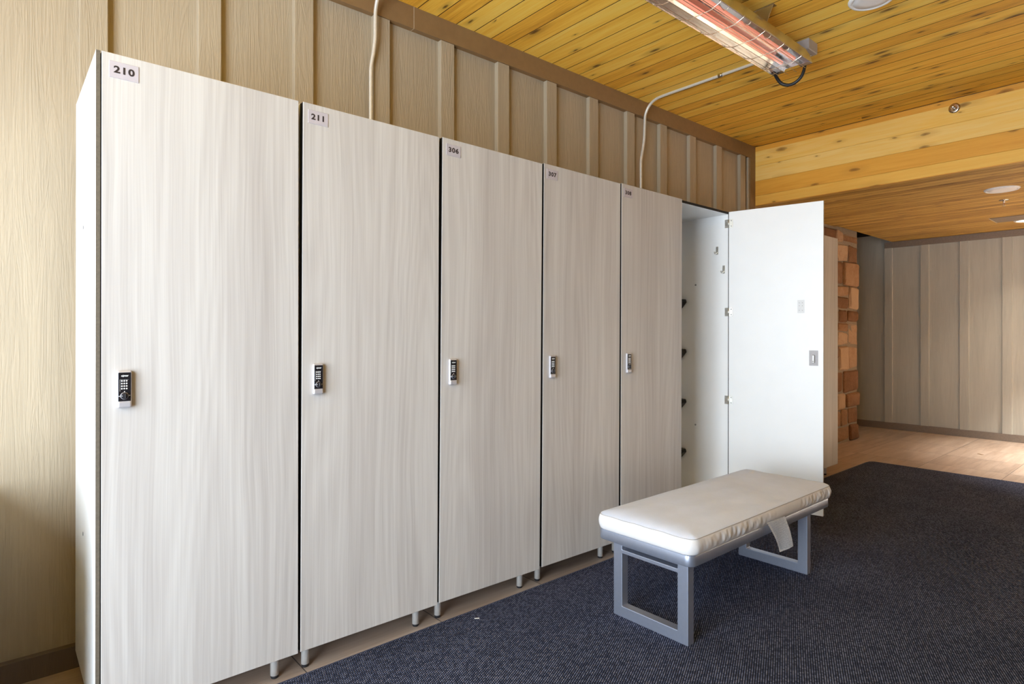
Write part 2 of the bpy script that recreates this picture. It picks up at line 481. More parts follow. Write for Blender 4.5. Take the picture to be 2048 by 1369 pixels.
w = MB()
w.box(XR, XR+0.12, YF-0.2, 4.6, 0, 2.60, M['siding_far'])
k = -13
while k < 1:
    y0 = 2.742+0.4135*k
    if y0 > YF: w.box(XR-0.018, XR+0.01, y0, y0+0.092, 0.085, 2.41, M['siding_far'], 0.002, 1)
    k += 1
struct(w.build('wall_far'), 'grey-beige board-and-batten wall at the far end', 'wall')
struct(MB().box(XR-0.022, XR+0.01, YF, 2.834, 2.41, ZS-0.002, M['far_trim'], 0.001, 1).build('trim_2'), 'taupe trim board along the top of the far wall', 'trim')
struct(MB().box(XR-0.02, XR+0.01, YF, 4.5, 0, 0.088, M['far_trim'], 0.001, 1).build('baseboard_far'), 'taupe baseboard at the foot of the far wall', 'baseboard')
# recess behind the stone pier
r = MB()
r.box(7.3, XR+0.12, 4.5, 4.6, 0, 3.2, M['siding_far'])
r.box(7.2, 7.3, 2.95, 4.6, 0, 3.2, M['siding_far'])
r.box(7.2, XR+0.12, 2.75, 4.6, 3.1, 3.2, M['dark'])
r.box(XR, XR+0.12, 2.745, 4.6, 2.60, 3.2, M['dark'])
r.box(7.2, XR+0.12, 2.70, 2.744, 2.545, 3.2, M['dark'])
struct(r.build('wall_recess'), 'dark recess beyond the stone pier at the far left', 'wall')

# stone pier
sb = MB()
sb.box(6.72, 7.915, 2.780, 3.20, 0, ZS+0.05, M['mortar'])
bm = sb.bm
tone = bm.faces.layers.float.new('stone_tone')
rs = random.Random(21)
def stone(x0, x1, z0, z1, y0, yd):
    b = bmesh.new(); bmesh.ops.create_cube(b, size=1)
    for v in b.verts: v.co = Vector(((x0+x1)/2+v.co.x*(x1-x0), y0+yd/2+v.co.y*yd, (z0+z1)/2+v.co.z*(z1-z0)))
    for v in b.verts: v.co += Vector((rs.uniform(-.022, .014), 0, rs.uniform(-.02, .014)))
    bmesh.ops.bevel(b, geom=b.edges[:], offset=min(0.03, (x1-x0)*0.2, (z1-z0)*0.22), segments=3, profile=0.55, affect='EDGES')
    bmesh.ops.subdivide_edges(b, edges=b.edges[:], cuts=1, use_grid_fill=True)
    for v in b.verts: v.co += Vector((rs.uniform(-.004, .004), rs.uniform(-.006, .006), rs.uniform(-.004, .004)))
    la = b.faces.layers.float.new('stone_tone'); tv = rs.random()
    i = sb.mi(M['stone'])
    for f_ in b.faces: f_.material_index = i; f_.smooth = True; f_[la] = tv
    sb.merge(b)
z = 0.015
while z < ZS-0.06:
    h = rs.uniform(0.15, 0.30)
    if z+h > ZS-0.12: h = ZS-0.02-z
    x = 6.70; 
    while x < 7.90:
        wd = rs.uniform(0.17, 0.42)
        if x+wd > 7.76: wd = 7.925+rs.uniform(-.012, .02)-x
        if rs.random() < 0.35 and h > 0.22 and x+wd < 7.7:
            m_ = h*rs.uniform(0.4, 0.6)
            stone(x+.008, x+wd-.008, z+.007, z+m_-.006, 2.765+rs.uniform(-.012, .01), 0.05)
            stone(x+.008, x+wd-.008, z+m_+.006, z+h-.007, 2.765+rs.uniform(-.012, .01), 0.05)
        else:
            stone(x+.008, x+wd-.008, z+.007, z+h-.007, 2.765+rs.uniform(-.014, .012), 0.05 if x+wd < 7.8 else 0.43)
        x += wd
    z += h
struct(sb.build('stone_pier'), 'rough orange-brown rubble stone pier past the last locker', 'pier')

# window wall on the left, wall behind the camera, both outside the frame
WIN_Y0, WIN_Y1, WIN_Z0, WIN_Z1 = -0.35, 1.72, 0.10, 2.75
w = MB()
w.box(XL-0.15, XL, YF-0.2, WIN_Y0, 0, ZC+0.1, M['front'])
w.box(XL-0.15, XL, WIN_Y1, YW+0.1, 0, ZC+0.1, M['front'])
w.box(XL-0.15, XL, WIN_Y0, WIN_Y1, 0, WIN_Z0, M['front'])
w.box(XL-0.15, XL, WIN_Y0, WIN_Y1, WIN_Z1, ZC+0.1, M['front'])
struct(w.build('wall_left'), 'tan end wall with the big opening to daylight', 'wall')
w = MB()
for y in (WIN_Y0, (WIN_Y0+WIN_Y1)/2, WIN_Y1): w.box(XL-0.1, XL-0.04, y-0.035, y+0.035, WIN_Z0, WIN_Z1, M['trim'])
for z in (WIN_Z0+0.035, WIN_Z1-0.035): w.box(XL-0.1, XL-0.04, WIN_Y0, WIN_Y1, z-0.035, z+0.035, M['trim'])
struct(w.build('window_1'), 'brown frame of the daylight opening in the end wall', 'window')
struct(MB().box(-0.36, -0.035, 2.10, YW, 0, 0.74, M['siding_far'], 0.004, 1).build('shade_block'), 'unseen low block added left of the frame to shade the wall corner', 'wall')  # added block, unseen, keeps window light off the lower wall corner
struct(MB().box(XL-0.2, XR+0.1, YF-0.15, YF, 0, ZC+0.1, M['front']).build('wall_front'), 'dark wall facing the lockers', 'wall')

# ------------------------------------------------------------------ mat
def rrect(x0, x1, y0, y1, r, n=6):
    pts = []
    for cx_, cy_, a0 in ((x1-r, y1-r, 0), (x0+r, y1-r, 90), (x0+r, y0+r, 180), (x1-r, y0+r, 270)):
        for k in range(n+1):
            a = math.radians(a0+90*k/n); pts.append((cx_+r*math.cos(a), cy_+r*math.sin(a)))
    return pts
mt = thing('floor_mat', 'large dark charcoal ribbed mat with a rubber edge under the bench', 'mat', (2.0, 0, 0))
MX0, MX1, MY0, MY1 = -1.55, 6.60, -2.9, 2.209
g = MB().prism(rrect(MX0+0.022, MX1-0.022, MY0+0.022, MY1-0.022, 0.06), 'z', 0.001, 0.009, M['mat'])
o = g.build('pile', mt, (-2.0, 0, 0))
g = MB(); b = bmesh.new()
o0 = rrect(MX0, MX1, MY0, MY1, 0.08); i0 = rrect(MX0+0.025, MX1-0.025, MY0+0.025, MY1-0.025, 0.058)
Vo = [b.verts.new((x, y, 0.001)) for x, y in o0]; Vi = [b.verts.new((x, y, 0.0075)) for x, y in i0]
for k in range(len(o0)): b.faces.new((Vo[k], Vo[(k+1) % len(o0)], Vi[(k+1) % len(o0)], Vi[k]))
bmesh.ops.recalc_face_normals(b, faces=b.faces); i = g.mi(M['mat_edge'])
for f_ in b.faces: f_.material_index = i
g.merge(b); g.build('border', mt, (-2.0, 0, 0))

# ------------------------------------------------------------------ lockers
YD = 2.1665                   # plane of the locker doors
X0, PITCH = 0.2376, 0.61
ZT, ZB = 2.123, 0.1067
DW = 0.2985                   # half width of a door
CW = 0.301                    # half width of the carcass
EDG = {'-y': M['edge_dark']}

def mesh_door(fm=None):
    g = MB(); g.box(-DW, DW, 0, 0.019, ZB, ZT, M['lam'], 0.0012, 1, face_mats=fm)
    return g
def mesh_foot():
    g = MB(); g.cyl((0, 0, 0.012), (0, 0, ZB), 0.0148, M['alu'], 24)
    g.lathe([(0, 0), (0.0115, 0), (0.0135, 0.004), (0.0142, 0.012), (0.0142, 0.0125), (0, 0.0125)], M['rubber'], 24)
    return g
def mesh_lock_body():
    g = MB()
    w, h = 0.038, 0.113
    g.box(-w/2, w/2, -0.0135, 0.0, -h/2, h/2, M['lock_silver'], 0.0045, 3)
    g.box(-w/2+0.0015, w/2-0.0015, -0.0165, -0.008, -h/2+0.001, -h/2+0.020, M['lock_silver'], 0.004, 3)
    return g
def mesh_lock_face():
    g = MB(); w, h = 0.038, 0.113
    g.box(-w/2+0.0024, w/2-0.0024, -0.0150, -0.012, -h/2+0.0205, h/2-0.0055, M['lock_black'], 0.0008, 1)
    T = Matrix.Translation((0.0005, -0.0152, h/2-0.0150)) @ Matrix.Rotation(PI/2, 4, 'X')
    g.text('ojmar', 0.0082, M['print'], T, 0.0002, 0.00018, 1.0)
    # faint frame of the keypad, dots around the dial
    for x0, x1, z0, z1 in ((-0.0128, -0.0118, -0.006, 0.030), (-0.0128, 0.0105, 0.0293, 0.0300)):
        g.box(x0, x1, -0.0153, -0.0148, z0, z1, M['dot'])
    for x, z in ((-0.0005, -0.0068), (-0.0140, -0.0205), (0.0130, -0.0190)):
        g.cyl((x, -0.0154, z), (x, -0.0148, z), 0.0014, M['print'], 12)
    return g
def mesh_key():
    g = MB(); g.lathe([(0, 0.0016), (0.0016, 0.0016), (0.0023, 0.0008), (0.0024, 0), (0, 0)], M['print'], 12, Matrix.Rotation(PI/2, 4, 'X')); return g
def mesh_dial():
    g = MB()
    R = Matrix.Rotation(PI/2, 4, 'X')
    g.lathe([(0, 0.0060), (0.0085, 0.0060), (0.0098, 0.0050), (0.0104, 0.0), (0, 0)], M['lock_dial'], 28, R)
    g.lathe([(0.0099, 0.0), (0.0108, 0.0006), (0.0108, 0.0012), (0.0099, 0.0014)], M['lock_silver'], 28, R)
    g.box(0.0005, 0.0022, -0.0092, -0.005, -0.0065, 0.0065, M['lock_dial'], 0.0006, 1)
    g.box(-0.0078, -0.0062, -0.0064, -0.0058, -0.001, 0.001, M['print'])
    return g

class KIT: pass
K = KIT()
def proto(mb):
    o = mb.build('proto'); me = o.data; bpy.data.objects.remove(o); return me
K.foot = proto(mesh_foot()); K.lock = proto(mesh_lock_body()); K.face = proto(mesh_lock_face()); K.key = proto(mesh_key()); K.dial = proto(mesh_dial()); K.door = proto(mesh_door({'-x': M['edge_dark'], '+x': M['edge_dark']})); K.door_open = proto(mesh_door())
def inst(name, me, parent, loc=(0, 0, 0), rot=(0, 0, 0)):
    o = bpy.data.objects.new(name, me); COL.objects.link(o); o.parent = parent; o.location = loc; o.rotation_euler = rot; return o

def add_lock(root, M4=None):
    loc = (-DW+0.0385+0.019, 0, 1.1035)
    lk = inst('combination_lock', K.lock, root, loc)
    inst('lock_face', K.face, lk)
    for r in range(4):
        for c_ in range(3):
            inst('key', K.key, lk, (-0.0070+0.0062*c_, -0.0149, 0.0258-0.0079*r))
    inst('dial', K.dial, lk, (-0.0005, -0.0150, -0.0197))
    return lk

def locker(i, label, number=None, lean=0.0, is_open=False, first=False):
    th = math.radians(lean)
    xc = X0+PITCH*(i+0.5)
    root = thing('locker', label, 'locker', (xc-math.tan(th)*1.27, YD, 0.0), 'row of tall ash-laminate lockers')
    root.rotation_euler = (0, th, 0)
    y0, y1 = 0.0215, 0.575
    zt, zb = ZT-0.001, ZB+0.001
    tk = 0.016
    MB().box(-CW, -CW+tk, y0, y1, zb, zt, M['white'], face_mats=EDG).build('side_panel', root)
    sp = MB().box(CW-tk, CW, y0, y1, zb, zt, M['white'], face_mats=EDG).build('side_panel', root)
    MB().box(-CW+tk, CW-tk, y0, y1, zt-tk, zt, M['white'], face_mats=EDG).build('top_panel', root)
    MB().box(-CW+tk, CW-tk, y0, y1, zb, zb+tk, M['white'], face_mats=EDG).build('bottom_panel', root)
    MB().box(-CW+tk, CW-tk, y1-0.010, y1-0.002, zb+tk, zt-tk, M['white']).build('back_panel', root)
    for sx in (-1, 1):
        for y in (0.09, 0.50):
            inst('foot', K.foot, root, (sx*0.245, y, 0))
    if first:
        ep = MB().box(-0.3122, -CW-0.0002, 0.004, 0.578, 0.098, ZT, M['white'], face_mats={'-y': M['edge']}).build('end_panel', root)
        for z in (1.633, 0.594):
            MB().lathe([(0.0052, 0), (0.0072, 0.0006), (0.0072, 0.0012), (0.0052, 0.0016)], M['dot'], 20, Matrix.Translation((-0.3122, 0.325, z)) @ Matrix.Rotation(-PI/2, 4, 'Y')).build('cam_cap', ep)
    if not is_open:
        inst('door', K.door, root)
        add_lock(root)
        if number:
            pl = MB().box(-DW+0.019, -DW+0.0955, -0.0016, 0.0, 2.0495, 2.0995, M['plate'], 0.0004, 1)
            pl = pl.build('number_plate', root)
            T = Matrix.Translation((-DW+0.0572, -0.0017, 2.0745)) @ Matrix.Rotation(PI/2, 4, 'X')
            MB().text(number, 0.0285, M['ink'], T, 0.0003, 0.0010, 1.14, 1.16).build('numerals', pl)
    else:
        a = math.radians(101.6)
        piv = bpy.data.objects.new('door', K.door_open); COL.objects.link(piv); piv.parent = root
        # door mesh is centred: hinge axis at its right edge, back face
        hx, hy = CW-0.010, 0.0205
        R = Matrix.Rotation(a, 4, 'Z')
        MD = Matrix.Translation((hx, hy, 0)) @ R @ Matrix.Translation((-DW, -0.019, 0))
        piv.location = MD.to_translation(); piv.rotation_euler = MD.to_euler()
        inner = MB().box(-DW+0.001, DW-0.001, 0.0191, 0.0196, ZB+0.001, ZT-0.001, M['white']).build('inner_lining', piv)
        # parts of the door that are not lined: latch plate, faint sticker
        def s2x(s): return DW-s
        lp = MB().box(s2x(0.567), s2x(0.514), 0.0196, 0.0212, 1.067, 1.165, M['boxgrey'], 0.0006, 1)
        lp.box(s2x(0.549), s2x(0.530), 0.0212, 0.034, 1.085, 1.137, M['lock_silver'], 0.0085, 4)
        lp.box(s2x(0.549)+0.001, s2x(0.530)-0.003, 0.033, 0.0365, 1.086, 1.135, M['print'], 0.0016, 2)
        lp.cyl((s2x(0.540), 0.0365, 1.095), (s2x(0.540), 0.0372, 1.095), 0.004, M['dot'], 16)
        lp.build('latch_plate', piv)
        st = MB().box(s2x(0.486), s2x(0.444), 0.0196, 0.0199, 1.407, 1.492, M['ghost'])
        for s_, z_ in ((.455, 1.474), (.473, 1.474), (.455, 1.455), (.473, 1.455), (.455, 1.425), (.473, 1.425)):
            st.cyl((s2x(s_), 0.0199, z_), (s2x(s_), 0.0203, z_), 0.0022, M['dot'], 12)
        st.build('instruction_sticker', piv)
        lk = add_lock(root)
        m_ = MD @ Matrix.Translation((-DW+0.0575, 0, 1.1035)); lk.location = m_.to_translation(); lk.rotation_euler = m_.to_euler()
        for zc in (2.041, 1.424, 0.810):
            hg = MB().box(CW-tk-0.0022, CW-tk, y0+0.002, y0+0.024, zc-0.029, zc+0.029, M['hinge'], 0.0005, 1)
            for z_ in (-0.019, 0.019):
                hg.cyl((CW-tk-0.0035, y0+0.014, zc+z_), (CW-tk-0.002, y0+0.014, zc+z_), 0.0042, M['dot'], 12)
            hg.cyl((hx-0.004, hy-0.001, zc-0.029), (hx-0.004, hy-0.001, zc+0.029), 0.0042, M['hinge'], 12)
            hg.build('hinge', root)
            hd = MB().box(DW-0.028, DW-0.003, 0.0196, 0.0214, zc-0.029, zc+0.029, M['hinge'], 0.0005, 1)
            for z_ in (-0.019, 0.019):
                hd.cyl((DW-0.018, 0.0212, zc+z_), (DW-0.018, 0.0226, zc+z_), 0.0042, M['dot'], 12)
            hd.build('hinge_leaf', piv)
        xi = CW-tk
        for y, z in ((2.272-YD, 1.861), (2.221-YD, 1.723)):
            hk = MB().box(xi-0.003, xi, y-0.009, y+0.009, z-0.028, z+0.028, M['hinge'], 0.001, 1)
            hk.tube([(xi-0.003, y, z-0.010), (xi-0.014, y, z-0.022), (xi-0.030, y, z-0.024), (xi-0.038, y, z-0.010)], 0.0042, M['hinge'], 10, 5)
            for z_ in (-0.004, 0.018): hk.cyl((xi-0.0045, y, z+z_), (xi-0.003, y, z+z_), 0.0036, M['dot'], 10)
            hk.build('coat_hook', root)
        for z in (1.628, 0.6085):
            MB().lathe([(0, 0.004), (0.004, 0.004), (0.0065, 0.002), (0.0068, 0), (0, 0)], M['dot'], 16, Matrix.Translation((xi, 2.444-YD, z)) @ Matrix.Rotation(-PI/2, 4, 'Y')).build('bolt', root)
        for z in (1.4985, 1.130, 0.760, 0.394):
            y = 2.531-YD
            MB().prism([(y-0.014, z+0.006), (y-0.008, z+0.028), (y+0.075, z+0.036), (y+0.075, z-0.058), (y+0.022, z-0.036)], 'x', xi-0.055, xi, M['blackplastic'], 0.004).build('boot_peg', root)
    return root

locker(0, 'tall ash-laminate locker numbered 210 at the near end of the row', '210', 0.06, first=True)
locker(1, 'tall ash-laminate locker numbered 211', '211', 0.28)
locker(2, 'tall ash-laminate locker numbered 306', '306', 0.55)
locker(3, 'tall ash-laminate locker numbered 307 behind the near end of the bench', '307', 0.45)
locker(4, 'tall ash-laminate locker numbered 308 beside the open one', '308', 0.28)
locker(5, 'open white-lined locker with coat hooks and its door swung wide behind the bench', None, 0.15, is_open=True)
locker(6, 'closed locker directly past the open one, hidden by its swung door')
locker(7, 'closed locker between the hidden one and the last locker of the row')
locker(8, 'last closed locker of the row, brownish sliver between open door and stone pier')

# ------------------------------------------------------------------ bench and cushion
bn = thing('bench', 'grey metal bench with square loop legs standing on the dark mat', 'bench', (2.78, 1.59, 0.009))
BX, BY = 2.78, 1.59
def loc_box(g, x0, x1, y0, y1, z0, z1, m, bev=0.0, seg=2): g.box(x0-BX, x1-BX, y0-BY, y1-BY, z0-0.009, z1-0.009, m, bev, seg)
SX0, SX1, SY0, SY1 = 2.108, 3.452, 1.346, 1.842
g = MB()
b = bmesh.new()
pts = rrect(SX0-BX, SX1-BX, SY0-BY, SY1-BY, 0.035, 8)
A = [b.verts.new((x, y, 0.333-0.009)) for x, y in pts]; B = [b.verts.new((x, y, 0.379-0.009)) for x, y in pts]
n = len(pts)
for q in range(n): b.faces.new((A[q], A[(q+1) % n], B[(q+1) % n], B[q]))
fA = b.faces.new(A); fB = b.faces.new(B)
bmesh.ops.recalc_face_normals(b, faces=b.faces)
bmesh.ops.bevel(b, geom=[e for e in b.edges if abs(e.verts[0].co.z-e.verts[1].co.z) < 1e-6], offset=0.004, segments=2, profile=0.5, affect='EDGES')
i = g.mi(M['bench'])
for f_ in b.faces: f_.material_index = i; f_.smooth = abs(f_.normal.z) < 0.3
g.merge(b); g.build('seat_frame', bn)
for x0 in (2.119, 3.221):
    x1 = x0+0.043
    g = MB()
    y0, y1 = 1.370, 1.754
    bb = bmesh.new()
    # loop with a slot under the seat and a big opening, cut as a ring of quads
    ys = [y0, y0+0.050, y1-0.048, y1]; zs = [0.009, 0.058, 0.293, 0.310, 0.326, 0.334]
    hole = {(1, 1), (1, 3)}
    vt = {}
    def V(ix, a, c_):
        kx = (ix, a, c_)
        if kx not in vt: vt[kx] = bb.verts.new(((x0, x1)[ix]-BX, ys[a]-BY, zs[c_]-0.009))
        return vt[kx]
    cells = [(a, c_) for a in range(3) for c_ in range(5) if (a, c_) not in hole]
    for a, c_ in cells:
        bb.faces.new((V(0, a, c_), V(0, a, c_+1), V(0, a+1, c_+1), V(0, a+1, c_)))
        bb.faces.new((V(1, a, c_), V(1, a+1, c_), V(1, a+1, c_+1), V(1, a, c_+1)))
        for da, dc, e in ((-1, 0, ((a, c_), (a, c_+1))), (1, 0, ((a+1, c_), (a+1, c_+1))), (0, -1, ((a, c_), (a+1, c_))), (0, 1, ((a, c_+1), (a+1, c_+1)))):
            if (a+da, c_+dc) not in cells:
                (p1, q1), (p2, q2) = e
                bb.faces.new((V(0, p1, q1), V(0, p2, q2), V(1, p2, q2), V(1, p1, q1)))
    bmesh.ops.recalc_face_normals(bb, faces=bb.faces)
    bmesh.ops.dissolve_limit(bb, angle_limit=0.01, verts=bb.verts, edges=bb.edges)
    bmesh.ops.bevel(bb, geom=bb.edges[:], offset=0.0025, segments=2, profile=0.5, affect='EDGES', clamp_overlap=True)
    i = g.mi(M['bench'])
    for f_ in bb.faces: f_.material_index = i
    g.merge(bb); g.build('leg', bn)

cz = 0.379
cu = thing('seat_cushion', 'thick off-white seat cushion lying on the grey bench', 'cushion', (BX, BY, cz))
CX0, CX1, CY0, CY1 = 2.098, 3.462, 1.338, 1.846
def cushion_mesh():
    g = MB(); b = bmesh.new()
    NX, NY = 220, 30
    Hh = 0.088
    rs2 = random.Random(3)
    def prof(u): return max(0.0, 1-(abs(u)**14))
    top = {}; 
    def corner(x, y, inset):
        return x, y
    rad = 0.045
    def rr(u, v, grow):
        # map unit square to a rounded rectangle
        hx, hy = (CX1-CX0)/2+grow, (CY1-CY0)/2+grow
        x, y = u*hx, v*hy
        ax, ay = abs(x), abs(y)
        if ax > hx-rad and ay > hy-rad:
            dx, dy = ax-(hx-rad), ay-(hy-rad)
            mx = max(dx, dy)
            L_ = math.hypot(dx, dy)
            if L_ > 1e-9:
                s_ = mx/L_
                ax, ay = hx-rad+dx*s_, hy-rad+dy*s_
        return math.copysign(ax, x), math.copysign(ay, y)
    def us(n_): return [math.sin(PI/2*(-1+2*k_/n_)*0.999) for k_ in range(n_+1)]
    U = us(NX); Vv = us(NY)
    U = [(-1+2*k_/NX)*0.55+0.45*q for k_, q in enumerate(U)]; Vv = [(-1+2*k_/NY)*0.55+0.45*q for k_, q in enumerate(Vv)]
    U = [u/abs(U[0]) for u in U]; Vv = [v/abs(Vv[0]) for v in Vv]
    def edge_sag(u, v):
        d = min(1-abs(u), (1-abs(v))*0.45)
        return 0.020*math.exp(-d/0.055)
    T = [[None]*(NY+1) for _ in range(NX+1)]; Bt = [[None]*(NY+1) for _ in range(NX+1)]
    for a, u in enumerate(U):
        for c_, v in enumerate(Vv):
            x, y = rr(u, v, -0.004)
            dome = 0.010*(1-u*u)*(1-v*v)
            wr = 0.0022*math.sin(9*u+5*v)*math.cos(7*v-3*u)
            z = Hh-edge_sag(u, v)+dome+wr*(1-abs(v)**6)
            T[a][c_] = b.verts.new((x, y, z))
            Bt[a][c_] = b.verts.new((x, y, 0.004 if min(1-abs(u), 1-abs(v)) < 1e-6 else 0.001))
    i0 = g.mi(M['cushion']); i1 = g.mi(M['boxing'])
    for a in range(NX):
        for c_ in range(NY):
            f1 = b.faces.new((T[a][c_], T[a+1][c_], T[a+1][c_+1], T[a][c_+1])); f1.material_index = i0; f1.smooth = True
            f2 = b.faces.new((Bt[a][c_], Bt[a][c_+1], Bt[a+1][c_+1], Bt[a+1][c_])); f2.material_index = i0; f2.smooth = True
    loop = [(a, 0) for a in range(NX)]+[(NX, c_) for c_ in range(NY)]+[(a, NY) for a in range(NX, 0, -1)]+[(0, c_) for c_ in range(NY, 0, -1)]
    ph = [rs2.uniform(0, 6.28) for _ in range(6)]
    S = 9
    rows = []
    for s_ in range(S+1):
        t_ = s_/S; row = []
        for a, c_ in loop:
            v0 = Bt[a][c_].co; v1 = T[a][c_].co
            if s_ == 0: row.append(Bt[a][c_]); continue
            if s_ == S: row.append(T[a][c_]); continue
            p_ = v0.lerp(v1, t_)
            nrm = Vector((0, 0, 0))
            if a == 0: nrm.x -= 1
            if a == NX: nrm.x += 1
            if c_ == 0: nrm.y -= 1
            if c_ == NY: nrm.y += 1
            # rounded corner normal
            hx, hy = (CX1-CX0)/2-0.004, (CY1-CY0)/2-0.004
            cxn = max(abs(p_.x)-(hx-rad), 0); cyn = max(abs(p_.y)-(hy-rad), 0)
            if cxn > 0 and cyn > 0: nrm = Vector((math.copysign(cxn, p_.x), math.copysign(cyn, p_.y), 0))
            nrm.normalize()
            q = p_.x if abs(nrm.y) > 0.5 else p_.y
            amp = 1.0 if nrm.y < -0.5 else 0.25
            bulge = 0.009*math.sin(PI*t_)**0.8
            crease = 0.0017*amp*math.sin(PI*t_)*(1.3*math.sin(47*q+2.2*t_+ph[0])+math.sin(123*q-3.5*t_+ph[1]+2*math.sin(17*q))+0.8*math.sin(226*q+5*t_+ph[2]+2*math.sin(31*q)))*(0.55+0.45*math.sin(7.3*q+ph[3]))
            row.append(b.verts.new(p_+nrm*(bulge+crease)))
        rows.append(row)
    n_ = len(loop)
    for s_ in range(S):
        for q in range(n_):
            f_ = b.faces.new((rows[s_][q], rows[s_][(q+1) % n_], rows[s_+1][(q+1) % n_], rows[s_+1][q]))
            f_.material_index = i1; f_.smooth = True
    bmesh.ops.recalc_face_normals(b, faces=b.faces)
    path_t = [(T[a][c_].co.copy()) for a, c_ in loop]; path_b = [Bt[a][c_].co.copy() for a, c_ in loop]
    g.merge(b)
    return g, path_t, path_b
g, pt, pb = cushion_mesh()
g.build('cover', cu)
for nm, pp, dz in (('piping', pt, 0.0002), ('piping', pb, 0.0015)):
    pp = [p_+Vector((0, 0, dz)) for p_ in pp]
    cx_ = Vector((0, 0, 0))
    pp = [p_+Vector((p_.x, p_.y, 0)).normalized()*0.001 for p_ in pp]
    MB().tube(pp+[pp[0]], 0.0012, M['cushion'] if nm == 'x' else M['welt'], 8, 1).build(nm, cu)
# care label hanging from the lower seam
b = bmesh.new(); gt = MB()
NU, NV = 8, 14
tl, tr = Vector((2.700, 1.330, 0.4010)), Vector((2.840, 1.312, 0.4060))
bl, br = Vector((2.815, 1.322, 0.2380)), Vector((2.880, 1.290, 0.2600))
gr = []
for v in range(NV+1):
    row = []
    for u in range(NU+1):
        a = u/NU; c_ = v/NV
        p_ = tl.lerp(tr, a).lerp(bl.lerp(br, a), c_)
        p_.y += -0.006*math.sin(PI*c_) - 0.002*math.sin(6*a+4*c_)*c_
        p_.x += 0.004*math.sin(8*c_)*c_*(a-0.3)
        row.append(b.verts.new(p_-Vector((BX, BY, cz))))
    gr.append(row)
i = gt.mi(M['tag'])
for v in range(NV):
    for u in range(NU):
        f_ = b.faces.new((gr[v][u], gr[v][u+1], gr[v+1][u+1], gr[v+1][u])); f_.material_index = i; f_.smooth = True
bmesh.ops.solidify(b, geom=b.faces[:], thickness=0.0006)
gt.merge(b)
tg = gt.build('care_tag', cu); tg['label'] = 'white printed care tag'

# ------------------------------------------------------------------ paper scrap on the mat
tag(MB().box(-0.011, 0.011, -0.0035, 0.0035, 0, 0.0016, M['paper'], 0.0005, 1, mat=Matrix.Rotation(math.radians(-35), 4, 'Z')).build('paper_scrap', None, (1.622, 2.118, 0.0092)), 'tiny white scrap of paper on the mat before locker 306', 'paper scrap')
tag(MB().box(-0.03, 0.03, -0.012, 0.012, 0, 0.0025, M['trim'], 0.001, 1, mat=Matrix.Rotation(math.radians(50), 4, 'Z')).build('dry_leaf', None, (7.86, 1.565, 0.0)), 'small brown fleck of debris on the tiles before the far wall', 'debris')

# ------------------------------------------------------------------ conduits
def conduit(label, pts, r, couplings):
    t = thing('conduit', label, 'conduit', pts[0], 'galvanised conduits above the lockers')
    o_ = Vector(pts[0])
    MB().tube([Vector(p_)-o_ for p_ in pts], r, M['conduit'], 14, 8).build('pipe', t)
    for p_, d in couplings:
        p_ = Vector(p_)-o_; d = Vector(d)*0.016
        MB().cyl(p_-d, p_+d, r*1.32, M['steel'], 18).build('coupling', t)
    return t
yc = 2.8015
conduit('bent metal conduit running up the tan wall above locker 211',
        [(1.462, yc+0.0, 1.95), (1.462, yc, 2.20), (1.462, yc, 2.40), (1.462, yc, 2.56), (1.464, yc, 2.64), (1.475, yc-0.006, 2.72), (1.480, yc-0.012, 2.79), (1.480, yc-0.014, 2.86), (1.480, yc-0.018, 2.93), (1.480, yc-0.045, 2.99), (1.480, yc-0.10, 3.022), (1.480, yc-0.18, 3.030), (1.480, yc-0.5, 3.030), (1.480, yc-1.2, 3.030), (1.480, 1.0, 3.030)], 0.0095, [])
yc = 2.815
conduit('bent metal conduit climbing from above locker 308 across the ceiling to the heater',
        [(3.716, yc-0.004, 1.95), (3.716, yc-0.004, 2.20), (3.716, yc-0.004, 2.42), (3.716, yc-0.004, 2.54), (3.720, yc-0.004, 2.60), (3.738, yc-0.010, 2.70), (3.742, yc-0.016, 2.77), (3.742, yc-0.020, 2.86), (3.742, yc-0.026, 2.93), (3.742, yc-0.055, 2.985), (3.742, yc-0.11, 3.020), (3.742, yc-0.19, 3.030), (3.742, yc-0.40, 3.030), (3.742, 2.10, 3.030), (3.742, 1.80, 3.030), (3.742, 1.655, 3.030)], 0.0100, [((3.742, 2.165, 3.030), (0, 1, 0))])

# ------------------------------------------------------------------ heater
hx0, hx1, hz, hyc = 2.02, 3.560, 2.832, 1.600
ht = thing('infrared_heater', 'long stainless infrared heater with wire guard hung under the board ceiling', 'heater', ((hx0+hx1)/2, hyc, hz))
O = Vector(((hx0+hx1)/2, hyc, hz))
def hloc(x, y, z): return (x-O.x, y-O.y, z-O.z)
hw = 0.114
# reflector: folded polished trough, open downwards
prof = [(-hw, 0.0), (-hw+0.006, 0.0), (-0.088, 0.032), (-0.062, 0.062), (-0.030, 0.080), (0.0, 0.070), (0.030, 0.080), (0.062, 0.062), (0.088, 0.032), (hw-0.006, 0.0), (hw, 0.0)]
def sheet(profile, x0, x1, m, th, n=1):
    g = MB(); b = bmesh.new(); R = []
    for k_ in range(n+1):
        x = x0+(x1-x0)*k_/n
        R.append([b.verts.new((x-O.x, y, z)) for y, z in profile])
    for A, B in zip(R[:-1], R[1:]):
        for q in range(len(profile)-1): b.faces.new((A[q], A[q+1], B[q+1], B[q]))
    bmesh.ops.recalc_face_normals(b, faces=b.faces)
    bmesh.ops.solidify(b, geom=b.faces[:], thickness=th)
    i = g.mi(m)
    for f_ in b.faces: f_.material_index = i
    g.merge(b); return g
sheet(prof, hx0, hx1, M['mirror'], 0.0012).build('reflector', ht)
